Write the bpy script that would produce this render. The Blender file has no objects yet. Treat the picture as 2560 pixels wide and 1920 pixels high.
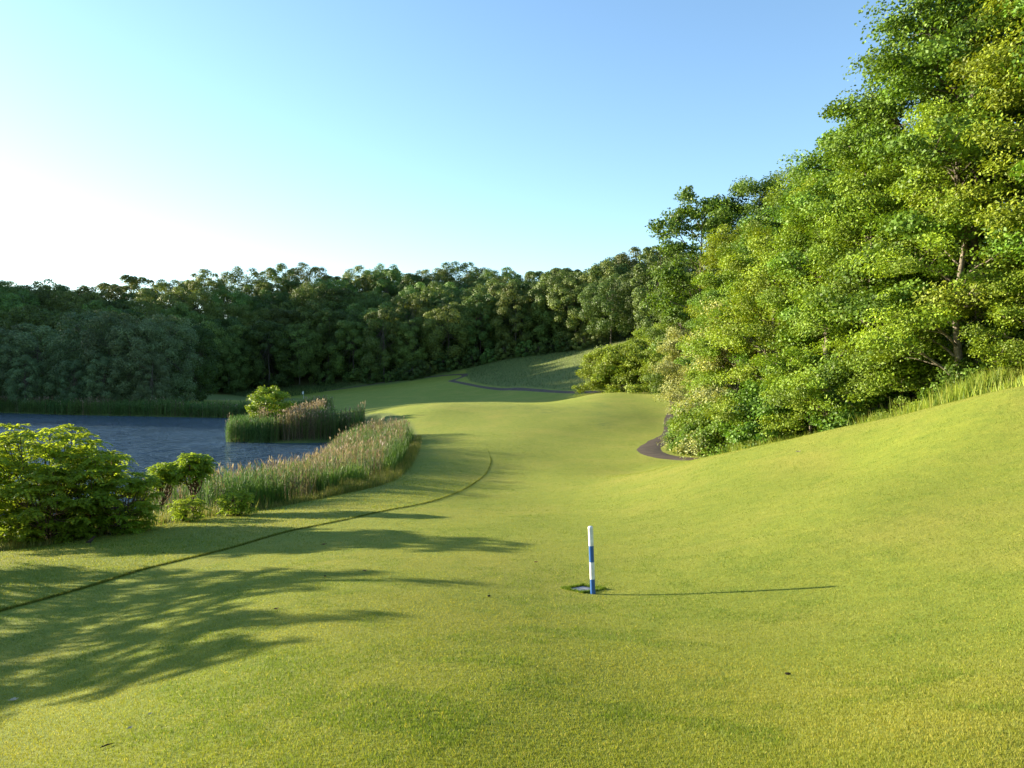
import bpy, math, random
import numpy as np
from mathutils import Vector

S = bpy.context.scene
COL = S.collection
F, UC, VH, ZC = 770.0, 512.0, 376.0, 10.0     # focal length in 1024-px units, principal column, horizon row, camera height
RNG = np.random.default_rng(7)
R = math.radians
SUN_AZ, SUN_EL = -69.0, 9.5                   # degrees; azimuth from +Y towards +X
ZW = ZC - 8.0                                  # water level

# ------------------------------------------------------------------ small helpers
def rgba(c): return (c[0], c[1], c[2], 1.0)

def tag(o, label=None, cat=None, group=None, kind=None):
    if label: o['label'] = label
    if cat: o['category'] = cat
    if group: o['group'] = group
    if kind: o['kind'] = kind
    return o

def empty(name, loc=(0, 0, 0), rz=0.0, s=1.0):
    o = bpy.data.objects.new(name, None)
    COL.objects.link(o)
    o.empty_display_size = 0.3
    o.location = loc
    o.rotation_euler = (0, 0, rz)
    o.scale = (s, s, s) if not hasattr(s, '__len__') else s
    return o

def link(name, me, parent=None, mat=None):
    o = bpy.data.objects.new(name, me)
    COL.objects.link(o)
    if parent is not None: o.parent = parent
    if mat is not None and len(me.materials) == 0: me.materials.append(mat)
    return o

def np_mesh(name, v, f, col=None, mat=None, smooth=False):
    """mesh from vertex array and a face array with k columns; col = per-vertex rgb"""
    v = np.ascontiguousarray(v, np.float32); f = np.ascontiguousarray(f, np.int32)
    me = bpy.data.meshes.new(name)
    k = f.shape[1]
    me.vertices.add(len(v)); me.vertices.foreach_set('co', v.ravel())
    me.loops.add(f.size); me.loops.foreach_set('vertex_index', f.ravel())
    me.polygons.add(len(f)); me.polygons.foreach_set('loop_start', np.arange(len(f), dtype=np.int32) * k)
    if smooth: me.polygons.foreach_set('use_smooth', np.ones(len(f), bool))
    me.update(calc_edges=True)
    if col is not None:
        a = me.attributes.new('Col', 'FLOAT_COLOR', 'POINT')
        c = np.ones((len(v), 4), np.float32); c[:, :3] = col
        a.data.foreach_set('color', c.ravel())
    if mat: me.materials.append(mat)
    return me

class Geo:
    """collects quads"""
    def __init__(s): s.v, s.f, s.c, s.n = [], [], [], 0
    def add(s, v, f, c=None):
        v = np.asarray(v, float).reshape(-1, 3); f = np.asarray(f, int)
        s.v.append(v); s.f.append(f + s.n); s.n += len(v)
        c = np.ones((len(v), 3)) if c is None else np.broadcast_to(np.asarray(c, float), (len(v), 3))
        s.c.append(c)
    def mesh(s, name, mat=None, smooth=False):
        return np_mesh(name, np.concatenate(s.v), np.concatenate(s.f), np.concatenate(s.c), mat, smooth)

def unit(a): return a / np.maximum(np.linalg.norm(a, axis=-1, keepdims=True), 1e-9)

def tube(g, pts, rad, n=6, c=None, cap=False):
    pts = np.asarray(pts, float); rad = np.broadcast_to(np.asarray(rad, float), (len(pts),))
    d = unit(np.gradient(pts, axis=0))
    ref = np.array([0.31, 0.95, 0.05]) if abs(d[:, 2]).mean() > .7 else np.array([0, 0, 1.0])
    a = unit(np.cross(d, ref)); b = np.cross(d, a)
    t = np.arange(n) / n * 2 * math.pi
    ring = pts[:, None] + rad[:, None, None] * (np.cos(t)[None, :, None] * a[:, None] + np.sin(t)[None, :, None] * b[:, None])
    m = len(pts)
    i, j = np.meshgrid(np.arange(m - 1), np.arange(n), indexing='ij'); j2 = (j + 1) % n
    f = np.stack([i * n + j, i * n + j2, (i + 1) * n + j2, (i + 1) * n + j], -1).reshape(-1, 4)
    g.add(ring.reshape(-1, 3), f, c)

def leaves(g, c, nrm, d, L, W, col, fold=0.18):
    """diamond leaves: centres, normals, directions, lengths, widths, rgb"""
    c = np.asarray(c); n = len(c)
    nrm = unit(nrm); d = unit(d - nrm * (d * nrm).sum(1, keepdims=True)); s = np.cross(nrm, d)
    L = np.broadcast_to(L, (n,))[:, None]; W = np.broadcast_to(W, (n,))[:, None]
    v = np.stack([c - d * L * .5, c + s * W * .5 + nrm * W * fold, c + d * L * .5, c - s * W * .5 + nrm * W * fold], 1)
    f = np.arange(n * 4).reshape(n, 4)
    g.add(v.reshape(-1, 3), f, np.repeat(np.broadcast_to(col, (n, 3)), 4, 0))

_tab = np.random.default_rng(3).random((256, 256))
def vnoise(x, y, s=1.0):
    x = np.asarray(x, float) / s + 37.3; y = np.asarray(y, float) / s + 11.7
    xi = np.floor(x).astype(int); yi = np.floor(y).astype(int)
    fx = x - xi; fy = y - yi; fx = fx * fx * (3 - 2 * fx); fy = fy * fy * (3 - 2 * fy)
    T = lambda a, b: _tab[a % 256, b % 256]
    return (T(xi, yi) * (1 - fx) + T(xi + 1, yi) * fx) * (1 - fy) + (T(xi, yi + 1) * (1 - fx) + T(xi + 1, yi + 1) * fx) * fy
def fbm(x, y, s, o=4):
    t, a, r = 0, 1.0, 0
    for k in range(o):
        r = r + a * vnoise(x + 91.7 * k, y - 53.1 * k, s / 2 ** k); t += a; a *= .5
    return r / t

def in_poly(px, py, poly):
    px = np.asarray(px); py = np.asarray(py); inside = np.zeros(px.shape, bool)
    n = len(poly)
    for i in range(n):
        x1, y1 = poly[i]; x2, y2 = poly[(i + 1) % n]
        if y1 == y2: continue
        hit = ((y1 > py) != (y2 > py)) & (px < (x2 - x1) * (py - y1) / (y2 - y1) + x1)
        inside ^= hit
    return inside
def dist_poly(px, py, poly, closed=True):
    px = np.asarray(px, float); py = np.asarray(py, float); best = np.full(px.shape, 1e9)
    n = len(poly)
    for i in range(n if closed else n - 1):
        x1, y1 = poly[i]; x2, y2 = poly[(i + 1) % n]
        dx, dy = x2 - x1, y2 - y1; l = dx * dx + dy * dy + 1e-9
        t = np.clip(((px - x1) * dx + (py - y1) * dy) / l, 0, 1)
        best = np.minimum(best, np.hypot(px - x1 - t * dx, py - y1 - t * dy))
    return best
def sdist(px, py, poly):
    d = dist_poly(px, py, poly); return np.where(in_poly(px, py, poly), -d, d)
def smooth(x, a, b):
    t = np.clip((x - a) / (b - a), 0, 1); return t * t * (3 - 2 * t)
def spline(pts, n):
    """Catmull-Rom through pts, n samples"""
    p = np.asarray(pts, float); p = np.vstack([2 * p[0] - p[1], p, 2 * p[-1] - p[-2]])
    m = len(p) - 3; t = np.linspace(0, m - 1e-6, n); i = t.astype(int); u = (t - i)[:, None]
    a, b, c, d = p[i], p[i + 1], p[i + 2], p[i + 3]
    return .5 * (2 * b + (c - a) * u + (2 * a - 5 * b + 4 * c - d) * u ** 2 + (3 * b - a - 3 * c + d) * u ** 3)

# ------------------------------------------------------------------ terrain (surveyed points: column, row at the photo's scale, distance)
def P(u, v, y): return ((u - UC) / F * y, y, -(v - VH) / F * y)
A = [P(*a) for a in [
    # the near slope
    (512, 768, 4.65), (0, 768, 6.2), (1024, 768, 3.7), (512, 680, 6.96), (0, 690, 9.8), (0, 620, 14.2), (250, 600, 12.6), (512, 600, 12.7), (593, 594, 13.6), (835, 586, 12.2),
    (1024, 600, 9.5), (1024, 500, 15), (1024, 440, 20), (850, 500, 18), (850, 460, 25), (740, 520, 19.5), (250, 540, 22.5),
    (1024, 387, 25), (930, 408, 29), (860, 425, 33), (800, 440, 37), (740, 452, 42), (690, 461.5, 47), (640, 472, 50),
    (600, 500, 32), (512, 520, 26), (512, 560, 17.4), (512, 490, 40), (560, 478, 45),
    # fringe of the tall growth by the lake
    (0, 551, 22.5), (88, 537, 25), (208, 516, 29.5), (324, 498, 35), (384, 484, 40), (419, 451, 60), (424, 436, 76),
    # valley, far mound and crest
    (500, 472, 50), (500, 452, 60), (500, 432, 75), (470, 415, 90), (366, 411.5, 118), (400, 407, 106), (440, 403.5, 101), (509, 404, 103), (555, 404, 105), (592, 394.5, 114), (620, 392.5, 117),
    (657, 392.5, 115), (600, 440, 71), (600, 415, 90), (640, 425, 83), (676, 421, 88), (665, 446, 66), (650, 456, 58), (625, 465, 54),
    (500, 404.8, 112), (430, 405, 110), (500, 401.6, 124), (440, 402.3, 124), (400, 405, 122), (560, 401, 122), (500, 401.5, 136), (420, 404.5, 138), (330, 412, 135), (500, 393, 165), (440, 397, 165), (555, 397, 135),
    (656, 391.5, 119), (615, 390.5, 128), (564, 391.5, 142), (514, 388, 166), (463, 383.5, 190), (448, 381.5, 201), (463, 374.5, 228),
    (305, 397, 210), (305, 390, 245), (290, 408, 170), (240, 400, 190), (350, 392, 220), (230, 414, 158),
    # foot of the far wood and the meadow bank
    (215, 389, 250), (330, 385, 250), (400, 381, 235), (449, 371, 240), (500, 360, 236), (560, 352, 230), (602, 346, 215), (560, 370, 182), (600, 378, 152), (625, 362, 165), (640, 372, 145), (520, 376, 195),
]]
A += [  # world points outside the view or under the trees
    (0, 0, -1.6), (0, -12, 0.3), (14, -12, 2.2), (-14, -8, -1.9), (10, 2, -.2), (-8, 3, -2.7), (0, -60, 6), (60, -40, 20), (-60, -40, -4), (20, 8, 2.0),
    (-22, 12, -4.7), (-40, 5, -6.5), (-30, 20, -6.2), (-17, 15, -4.5), (-13.5, 38, -6.6), (-10.5, 40, -6.1), (-12.5, 50, -6.9), (-11.5, 62, -6.6), (26, 20, 1.6), (40, 20, 8),
    (20, 26, -.2), (19.5, 37, -3.2), (17, 47, -5.0), (20, 45, -4.3), (20, 60, -5.4), (20, 75, -5.2), (21, 90, -4.7), (30, 45, 0), (45, 45, 7), (70, 45, 18), (31, 80, -.6), (45, 80, 6), (24, 117, -2.0), (36, 120, 2.5), (60, 120, 12), (100, 120, 22),
    (42, 165, 7), (60, 200, 17), (100, 200, 29), (160, 120, 35),
    (-220, 330, 17), (-120, 330, 22), (-31, 330, 22), (60, 330, 27), (200, 330, 42), (-205, 290, 16), (-195, 250, 14), (-235, 258, 20), (-290, 270, 38), (-340, 310, 48), (-245, 224, 14), (-252, 196, 4), (-250, 335, 30), (-110, 290, 16), (-20, 285, 11), (50, 285, 18), (140, 280, 32),  # includes the hill outside the view, raised to shade the far fairway
    (-118, 178, -7.0), (-90, 172, -7.0), (-130, 205, -5.5), (-150, 250, 4), (-90, 225, -5), (-70, 205, -6.3), (-60, 160, -7.2),
    (-200, 170, -3), (-310, 225, 34), (-260, 90, -6), (-150, 20, -7.5), (-350, 40, 5),
    (-28, 99, -7.6), (-28, 60, -9), (-40, 80, -9), (-60, 110, -9), (-80, 140, -9),
    (-600, 500, 30), (0, 700, 40), (600, 500, 55), (700, 0, 60), (0, -700, 20), (-700, 0, 20), (-500, -500, 5), (500, -500, 40), (1500, 1500, 60), (-1500, 1500, 40), (0, 2000, 50), (-1500, -1500, 20), (1500, -1500, 40),
]
A = np.array(A)
def warp(x, y):
    r = np.hypot(x, y); th = np.arctan2(x, y)
    return np.stack([th * 1.6, np.log(r + 5.0)], -1)
q = warp(A[:, 0], A[:, 1]); z = A[:, 2]
per = 2 * math.pi * 1.6
sel = np.abs(q[:, 0]) > per * .25
q = np.vstack([q, q[sel] - np.sign(q[sel][:, :1]) * np.array([[per, 0]])]); z = np.concatenate([z, z[sel]])
def tpsU(r2): return np.where(r2 > 1e-12, r2 * np.log(r2 + 1e-12), 0)
n = len(q)
K = tpsU(((q[:, None] - q[None]) ** 2).sum(-1)) + np.eye(n) * 2e-4
Pm = np.hstack([np.ones((n, 1)), q])
M = np.block([[K, Pm], [Pm.T, np.zeros((3, 3))]])
W = np.linalg.solve(M, np.concatenate([z, np.zeros(3)]))
def tps(x, y):
    sh = np.shape(x); p = warp(np.ravel(x), np.ravel(y)); out = np.empty(len(p))
    for i in range(0, len(p), 20000):
        c = p[i:i + 20000]
        out[i:i + 20000] = tpsU(((c[:, None] - q[None]) ** 2).sum(-1)) @ W[:n] + W[n] + c @ W[n + 1:]
    return out.reshape(sh)

# lake outline (x, y); the peninsula is a notch in it
LAKE = [(-16.2, 43), (-15.0, 52), (-15.6, 62), (-17.5, 72), (-19.5, 84), (-20.5, 94.5), (-25, 92.6), (-30, 92.4), (-34.4, 93.2), (-36, 98), (-35.5, 106), (-31, 112), (-33, 122), (-36, 138),
        (-42, 146), (-55.5, 147), (-72, 153), (-92, 159), (-110, 168), (-125, 172), (-160, 165), (-200, 140), (-240, 90), (-220, 20), (-150, 0), (-90, 8), (-60, 20), (-40, 30), (-25, 36.5)]
R_RING = np.concatenate([[0.0], np.geomspace(0.6, 1500, 440)])
TH = np.concatenate([np.linspace(-180, -52, 44, endpoint=False), np.linspace(-52, 44, 400, endpoint=False), np.linspace(44, 180, 47)])
TR = np.radians(TH)
gx = R_RING[:, None] * np.sin(TR)[None]; gy = R_RING[:, None] * np.cos(TR)[None]
gz = tps(gx, gy)
gz[:, -1] = gz[:, 0]
sd = sdist(gx, gy, LAKE)
gz = np.where(sd < 7, np.minimum(gz, -8.0 + .3 + np.clip(sd, -4, 7) * np.where(sd > 0, .42, .35) + np.maximum(sd - 4, 0) * .8), gz)    # bank and lake bed
gz = np.where((sd > 0) & (sd < 60) & (gz < -7.72), -7.72, gz)
gz += (fbm(gx, gy, 5.0, 3) - .5) * .10 * smooth(np.hypot(gx, gy), 3, 25)
gz += ZC
LR = np.log(R_RING[1:])
def zt(x, y):
    """ground height by bilinear lookup in the polar grid"""
    x = np.asarray(x, float); y = np.asarray(y, float)
    r = np.hypot(x, y); th = np.degrees(np.arctan2(x, y))
    i = np.clip(np.searchsorted(R_RING, r) - 1, 0, len(R_RING) - 2); j = np.clip(np.searchsorted(TH, th) - 1, 0, len(TH) - 2)
    fr = np.clip((r - R_RING[i]) / (R_RING[i + 1] - R_RING[i]), 0, 1); ft = (th - TH[j]) / (TH[j + 1] - TH[j])
    return (gz[i, j] * (1 - ft) + gz[i, j + 1] * ft) * (1 - fr) + (gz[i + 1, j] * (1 - ft) + gz[i + 1, j + 1] * ft) * fr
def hit(u, v, y0=3.0, y1=400.0):
    """where the sight line through a photo position meets the ground"""
    ys = np.geomspace(y0, y1, 3000); xs = (u - UC) / F * ys; zs = ZC - (v - VH) / F * ys
    b = np.nonzero(zs < zt(xs, ys))[0]
    k = b[0] if len(b) else len(ys) - 1
    return xs[k], ys[k]

# ------------------------------------------------------------------ materials
def nodes(name):
    m = bpy.data.materials.new(name); m.use_nodes = True
    nt = m.node_tree; nt.nodes.clear()
    out = nt.nodes.new('ShaderNodeOutputMaterial')
    return m, nt, out
def N(nt, t, **kw):
    nd = nt.nodes.new(t)
    for k, v in kw.items():
        if k in nd.inputs.keys(): nd.inputs[k].default_value = v
        else: setattr(nd, k, v)
    return nd
def mixc(nt, fac, a, b, mode='MIX'):
    m = nt.nodes.new('ShaderNodeMix'); m.data_type = 'RGBA'; m.blend_type = mode
    for sock, val in ((m.inputs[0], fac), (m.inputs[6], a), (m.inputs[7], b)):
        if hasattr(val, 'is_linked'): nt.links.new(val, sock)
        else: sock.default_value = val if not isinstance(val, tuple) or len(val) == 4 else rgba(val)
    return m.outputs[2]
def ramp(nt, src, stops):
    r = nt.nodes.new('ShaderNodeValToRGB'); nt.links.new(src, r.inputs[0]); e = r.color_ramp.elements
    while len(e) < len(stops): e.new(.5)
    for x, (p, c) in zip(e, stops): x.position = p; x.color = rgba(c) if len(c) == 3 else c
    return r.outputs[0]

def leaf_mat(name, base, trans=.27, hue=.02, val=.3, rough=.55, tcol=(1.15, 1.1, .55), spec=.25):
    m, nt, out = nodes(name)
    at = N(nt, 'ShaderNodeAttribute', attribute_name='Col')
    oi = N(nt, 'ShaderNodeObjectInfo')
    c = mixc(nt, 1.0, at.outputs['Color'], rgba(base), 'MULTIPLY')
    hs = N(nt, 'ShaderNodeHueSaturation')
    mr = N(nt, 'ShaderNodeMapRange'); nt.links.new(oi.outputs['Random'], mr.inputs[0]); mr.inputs[3].default_value = .5 - hue; mr.inputs[4].default_value = .5 + hue
    nt.links.new(mr.outputs[0], hs.inputs['Hue'])
    mt = N(nt, 'ShaderNodeMath', operation='MULTIPLY'); nt.links.new(oi.outputs['Random'], mt.inputs[0]); mt.inputs[1].default_value = 7.31
    fr = N(nt, 'ShaderNodeMath', operation='FRACT'); nt.links.new(mt.outputs[0], fr.inputs[0])
    mv = N(nt, 'ShaderNodeMapRange'); nt.links.new(fr.outputs[0], mv.inputs[0]); mv.inputs[3].default_value = 1 - val; mv.inputs[4].default_value = 1 + val
    nt.links.new(mv.outputs[0], hs.inputs['Value']); nt.links.new(c, hs.inputs['Color'])
    p = N(nt, 'ShaderNodeBsdfPrincipled'); p.inputs['Roughness'].default_value = rough; p.inputs['Specular IOR Level'].default_value = spec
    nt.links.new(hs.outputs[0], p.inputs['Base Color'])
    t = N(nt, 'ShaderNodeBsdfTranslucent'); nt.links.new(mixc(nt, 1.0, hs.outputs[0], rgba(tcol), 'MULTIPLY'), t.inputs['Color'])
    ms = N(nt, 'ShaderNodeMixShader'); ms.inputs[0].default_value = trans
    nt.links.new(p.outputs[0], ms.inputs[1]); nt.links.new(t.outputs[0], ms.inputs[2]); nt.links.new(ms.outputs[0], out.inputs['Surface'])
    return m

def plain_mat(name, base, rough=.6, noise=None, spec=.4, bump=0.0):
    m, nt, out = nodes(name)
    p = N(nt, 'ShaderNodeBsdfPrincipled'); p.inputs['Roughness'].default_value = rough; p.inputs['Specular IOR Level'].default_value = spec
    if noise:
        sc, c2 = noise
        tc = N(nt, 'ShaderNodeTexCoord')
        nz = N(nt, 'ShaderNodeTexNoise', Scale=sc, Detail=6.0); nt.links.new(tc.outputs['Object'], nz.inputs['Vector'])
        nt.links.new(ramp(nt, nz.outputs['Fac'], [(.35, base), (.68, c2)]), p.inputs['Base Color'])
        if bump:
            b = N(nt, 'ShaderNodeBump', Strength=bump, Distance=.02); nt.links.new(nz.outputs['Fac'], b.inputs['Height']); nt.links.new(b.outputs[0], p.inputs['Normal'])
    else: p.inputs['Base Color'].default_value = rgba(base)
    nt.links.new(p.outputs[0], out.inputs['Surface'])
    return m

G_TURF = (.188, .216, .026)      # fairway turf
G_DRY = (.28, .24, .05)       # straw tint
G_DEEP = (.108, .155, .018)
def ground_mat():
    m, nt, out = nodes('turf')
    geo = N(nt, 'ShaderNodeNewGeometry')
    at = N(nt, 'ShaderNodeAttribute', attribute_name='Col')
    def noise(scale, det=5.0, rough=.55):
        nz = N(nt, 'ShaderNodeTexNoise', Scale=scale, Detail=det, Roughness=rough); nt.links.new(geo.outputs['Position'], nz.inputs['Vector']); return nz.outputs['Fac']
    fine, mid, big = noise(38, 3), noise(2.2, 6, .65), noise(.22, 5, .6)
    c = mixc(nt, ramp(nt, mid, [(.32, (0, 0, 0)), (.7, (1, 1, 1))]), G_TURF, G_DEEP)
    c = mixc(nt, ramp(nt, big, [(.45, (0, 0, 0)), (.78, (.65, .65, .65))]), c, G_DRY)
    c = mixc(nt, 1.0, c, ramp(nt, fine, [(.25, (.55, .55, .55)), (.75, (1.35, 1.35, 1.35))]), 'MULTIPLY')
    tall = mixc(nt, ramp(nt, noise(1.1, 8, .7), [(.35, (0, 0, 0)), (.65, (1, 1, 1))]), (.045, .082, .022), (.085, .108, .034))
    sep = N(nt, 'ShaderNodeSeparateColor'); nt.links.new(at.outputs['Color'], sep.inputs[0])
    c = mixc(nt, sep.outputs[0], c, tall)
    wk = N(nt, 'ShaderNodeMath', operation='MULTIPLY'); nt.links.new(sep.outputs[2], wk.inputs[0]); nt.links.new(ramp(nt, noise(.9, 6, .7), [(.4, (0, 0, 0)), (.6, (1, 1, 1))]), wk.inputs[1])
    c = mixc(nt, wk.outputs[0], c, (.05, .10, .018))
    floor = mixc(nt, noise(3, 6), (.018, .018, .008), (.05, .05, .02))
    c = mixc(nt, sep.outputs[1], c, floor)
    p = N(nt, 'ShaderNodeBsdfPrincipled', Roughness=.85); p.inputs['Specular IOR Level'].default_value = .1
    p.inputs['Sheen Weight'].default_value = .12; p.inputs['Sheen Roughness'].default_value = .5; p.inputs['Sheen Tint'].default_value = (.75, .8, .2, 1)
    nt.links.new(c, p.inputs['Base Color'])
    b1 = N(nt, 'ShaderNodeBump', Strength=.55, Distance=.03); nt.links.new(noise(55, 4, .7), b1.inputs['Height'])
    b2 = N(nt, 'ShaderNodeBump', Strength=.35, Distance=.10); nt.links.new(noise(6, 6, .7), b2.inputs['Height']); nt.links.new(b1.outputs[0], b2.inputs['Normal'])
    nt.links.new(b2.outputs[0], p.inputs['Normal'])
    nt.links.new(p.outputs[0], out.inputs['Surface'])
    return m

def water_mat():
    m, nt, out = nodes('lake_water')
    geo = N(nt, 'ShaderNodeNewGeometry')
    mp = N(nt, 'ShaderNodeMapping'); nt.links.new(geo.outputs['Position'], mp.inputs[0]); mp.inputs['Rotation'].default_value = (0, 0, R(18)); mp.inputs['Scale'].default_value = (.55, 1.5, 1)
    n1 = N(nt, 'ShaderNodeTexNoise', Scale=.6, Detail=4.0, Roughness=.6); nt.links.new(mp.outputs[0], n1.inputs['Vector'])
    n2 = N(nt, 'ShaderNodeTexNoise', Scale=.05, Detail=3.0); nt.links.new(geo.outputs['Position'], n2.inputs['Vector'])
    b = N(nt, 'ShaderNodeBump', Distance=2.2); nt.links.new(n1.outputs['Fac'], b.inputs['Height'])
    nt.links.new(ramp(nt, n2.outputs['Fac'], [(.35, (.35, .35, .35)), (.6, (1, 1, 1))]), b.inputs['Strength'])
    p = N(nt, 'ShaderNodeBsdfPrincipled', Roughness=.16); p.inputs['Base Color'].default_value = (.042, .072, .102, 1); p.inputs['IOR'].default_value = 1.33
    nt.links.new(b.outputs[0], p.inputs['Normal'])
    nt.links.new(p.outputs[0], out.inputs['Surface'])
    return m

M = {}
M['turf'] = ground_mat()
M['water'] = water_mat()
M['asphalt'] = plain_mat('asphalt', (.068, .047, .032), .9, (1.3, (.105, .078, .056)), .25, .4)
M['bark'] = plain_mat('bark', (.055, .045, .033), .9, (9, (.16, .135, .10)), .15, .5)
M['bark_pale'] = plain_mat('pale_bark', (.11, .09, .06), .9, (9, (.22, .19, .14)), .15, .5)
M['twig'] = plain_mat('sumac_bark', (.07, .045, .03), .9, (14, (.17, .11, .07)), .15, .3)
M['maple'] = leaf_mat('maple_leaf', (.112, .20, .02), hue=.012, val=.22)
M['bright'] = leaf_mat('bright_leaf', (.19, .275, .022), hue=.012, val=.16)
M['pale'] = leaf_mat('pale_leaf', (.30, .34, .12), hue=.01, val=.1)
M['far'] = leaf_mat('far_leaf', (.115, .168, .036), hue=.03, val=.38)
M['farblue'] = leaf_mat('willow_leaf', (.14, .20, .085), hue=.02, val=.2)
M['sumac'] = leaf_mat('sumac_leaf', (.26, .39, .045), trans=.6, hue=.01, val=.12)
M['reed'] = leaf_mat('reed_blade', (1, 1, 1), trans=.35, hue=0, val=0, tcol=(1.05, 1.05, .75))
M['grass'] = leaf_mat('grass_blade', (1, 1, 1), trans=.40, hue=0, val=0, tcol=(1.1, 1.1, .5), spec=.1)
M['white'] = plain_mat('white_paint', (.78, .78, .76), .35, (14, (.60, .585, .54)), .4)
M['blue'] = plain_mat('blue_paint', (.022, .095, .30), .35, (30, (.03, .11, .32)), .5)
M['slate'] = plain_mat('grey_plate', (.15, .16, .19), .6, (25, (.24, .25, .29)), .4, .2)
M['soil'] = plain_mat('dark_soil', (.012, .010, .007), .95, (60, (.035, .028, .018)), .1, .6)

# ------------------------------------------------------------------ setting: ground, water, path
zone = np.zeros(gx.shape + (3,), np.float32)
FAR_EDGE = [hit(*p, y0=60) for p in ((-200, 408), (215, 389), (330, 385), (400, 381), (449, 371), (500, 360), (560, 352), (602, 346))]
MEADOW = [hit(*p, y0=100) for p in ((656, 390), (615, 389), (564, 390), (514, 387), (470, 382), (465, 376))] + [(-14, 240), (-5, 262), (40, 258), (70, 200), (70, 130), (30, 122)]
zone[..., 0] = smooth(-sdist(gx, gy, MEADOW), -.4, .8)
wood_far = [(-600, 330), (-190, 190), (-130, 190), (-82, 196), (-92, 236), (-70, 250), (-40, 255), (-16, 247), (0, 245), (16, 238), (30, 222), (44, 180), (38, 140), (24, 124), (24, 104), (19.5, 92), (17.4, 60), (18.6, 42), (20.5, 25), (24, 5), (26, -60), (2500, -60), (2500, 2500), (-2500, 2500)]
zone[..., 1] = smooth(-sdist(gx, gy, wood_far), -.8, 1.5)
fr_pts = [(-60, 12), (-22.5, 17.5)] + [hit(*p) for p in ((0, 551), (88, 537), (208, 516), (324, 498), (384, 484), (416, 456), (421, 436))] + [(-11, 86), (-15, 97)]
bank = fr_pts + [(-19, 104), (-24, 122), (-33, 135)] + LAKE[13:7:-1] + LAKE[6::-1] + LAKE[:-8:-1]
zone[..., 0] = np.maximum(zone[..., 0], smooth(-sdist(gx, gy, bank), -.1, .5))
zone[..., 0] = np.maximum(zone[..., 0], smooth(-sd, -2.5, -.5))
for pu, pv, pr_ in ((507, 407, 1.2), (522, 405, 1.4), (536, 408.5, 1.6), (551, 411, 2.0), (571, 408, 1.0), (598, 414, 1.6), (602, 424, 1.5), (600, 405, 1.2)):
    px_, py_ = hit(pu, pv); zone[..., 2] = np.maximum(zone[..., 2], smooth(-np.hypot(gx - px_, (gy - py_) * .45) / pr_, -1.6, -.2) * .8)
edge = [(-60, 195), (-75, 222)] + [(x, y + 1) for x, y in FAR_EDGE[1:5]] + [(-30, 262), (-90, 262), (-140, 200)]
zone[..., 0] = np.maximum(zone[..., 0], smooth(-sdist(gx, gy, edge), -9, -4))
nr, nth = gx.shape
i, j = np.meshgrid(np.arange(nr - 1), np.arange(nth - 1), indexing='ij')
idx = lambda a, b: a * nth + b
fq = np.stack([idx(i, j), idx(i, j + 1), idx(i + 1, j + 1), idx(i + 1, j)], -1).reshape(-1, 4)[:, ::-1]
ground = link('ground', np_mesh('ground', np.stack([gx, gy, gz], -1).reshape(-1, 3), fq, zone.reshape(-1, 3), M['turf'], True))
tag(ground, kind='structure')

lk = np.array(LAKE); g = Geo()
wx, wy = np.meshgrid(np.linspace(-260, -8, 60), np.linspace(-12, 182, 60), indexing='ij')
i, j = np.meshgrid(np.arange(59), np.arange(59), indexing='ij')
fw = np.stack([i * 60 + j, (i + 1) * 60 + j, (i + 1) * 60 + j + 1, i * 60 + j + 1], -1).reshape(-1, 4)
ok = (sdist(wx, wy, LAKE) < 6).reshape(-1)[fw].any(1)
water = link('lake', np_mesh('lake', np.stack([wx, wy, np.full_like(wx, ZW)], -1).reshape(-1, 3), fw[ok], None, M['water'], True))
tag(water, kind='structure')

def ribbon(name, pts, width, lift=.03, n=160, m=4):
    c = spline(pts, n); d = unit(np.gradient(c, axis=0)); s = np.stack([d[:, 1], -d[:, 0]], -1)
    w = np.linspace(-.5, .5, m + 1)[None] * (width + (fbm(np.arange(n) * 1.0, np.zeros(n), 6, 4)[:, None] - .5) * .5)
    xy = c[:, None] + s[:, None] * w[:, :, None]
    xyz = np.concatenate([xy, (zt(xy[..., 0], xy[..., 1]) + lift)[..., None]], -1)
    xyz[:, 0, 2] -= lift * 1.6; xyz[:, -1, 2] -= lift * 1.6
    i, j = np.meshgrid(np.arange(n - 1), np.arange(m), indexing='ij')
    f = np.stack([i * (m + 1) + j, i * (m + 1) + j + 1, (i + 1) * (m + 1) + j + 1, (i + 1) * (m + 1) + j], -1).reshape(-1, 4)
    return link(name, np_mesh(name, xyz.reshape(-1, 3), f, None, M['asphalt'], True)), c
PATH = [(24, 30), (19.2, 42), (16.6, 49.5), (13.6, 53.5), (11.3, 57.5), (11.2, 63), (13.0, 69), (15.8, 76), (18.4, 88), (21.5, 100), (22.6, 110), hit(655, 392.3, 105)] + \
       [hit(*p, y0=112) for p in ((615, 391), (564, 392), (514, 388.8), (470, 384.6), (452, 381))] + [(-15.5, 212), (-14.6, 228), (-30, 236), (-60, 240)]
path, PATHC = ribbon('cart_path', PATH, 2.35, .035, 700)
tag(path, kind='structure')
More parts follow.
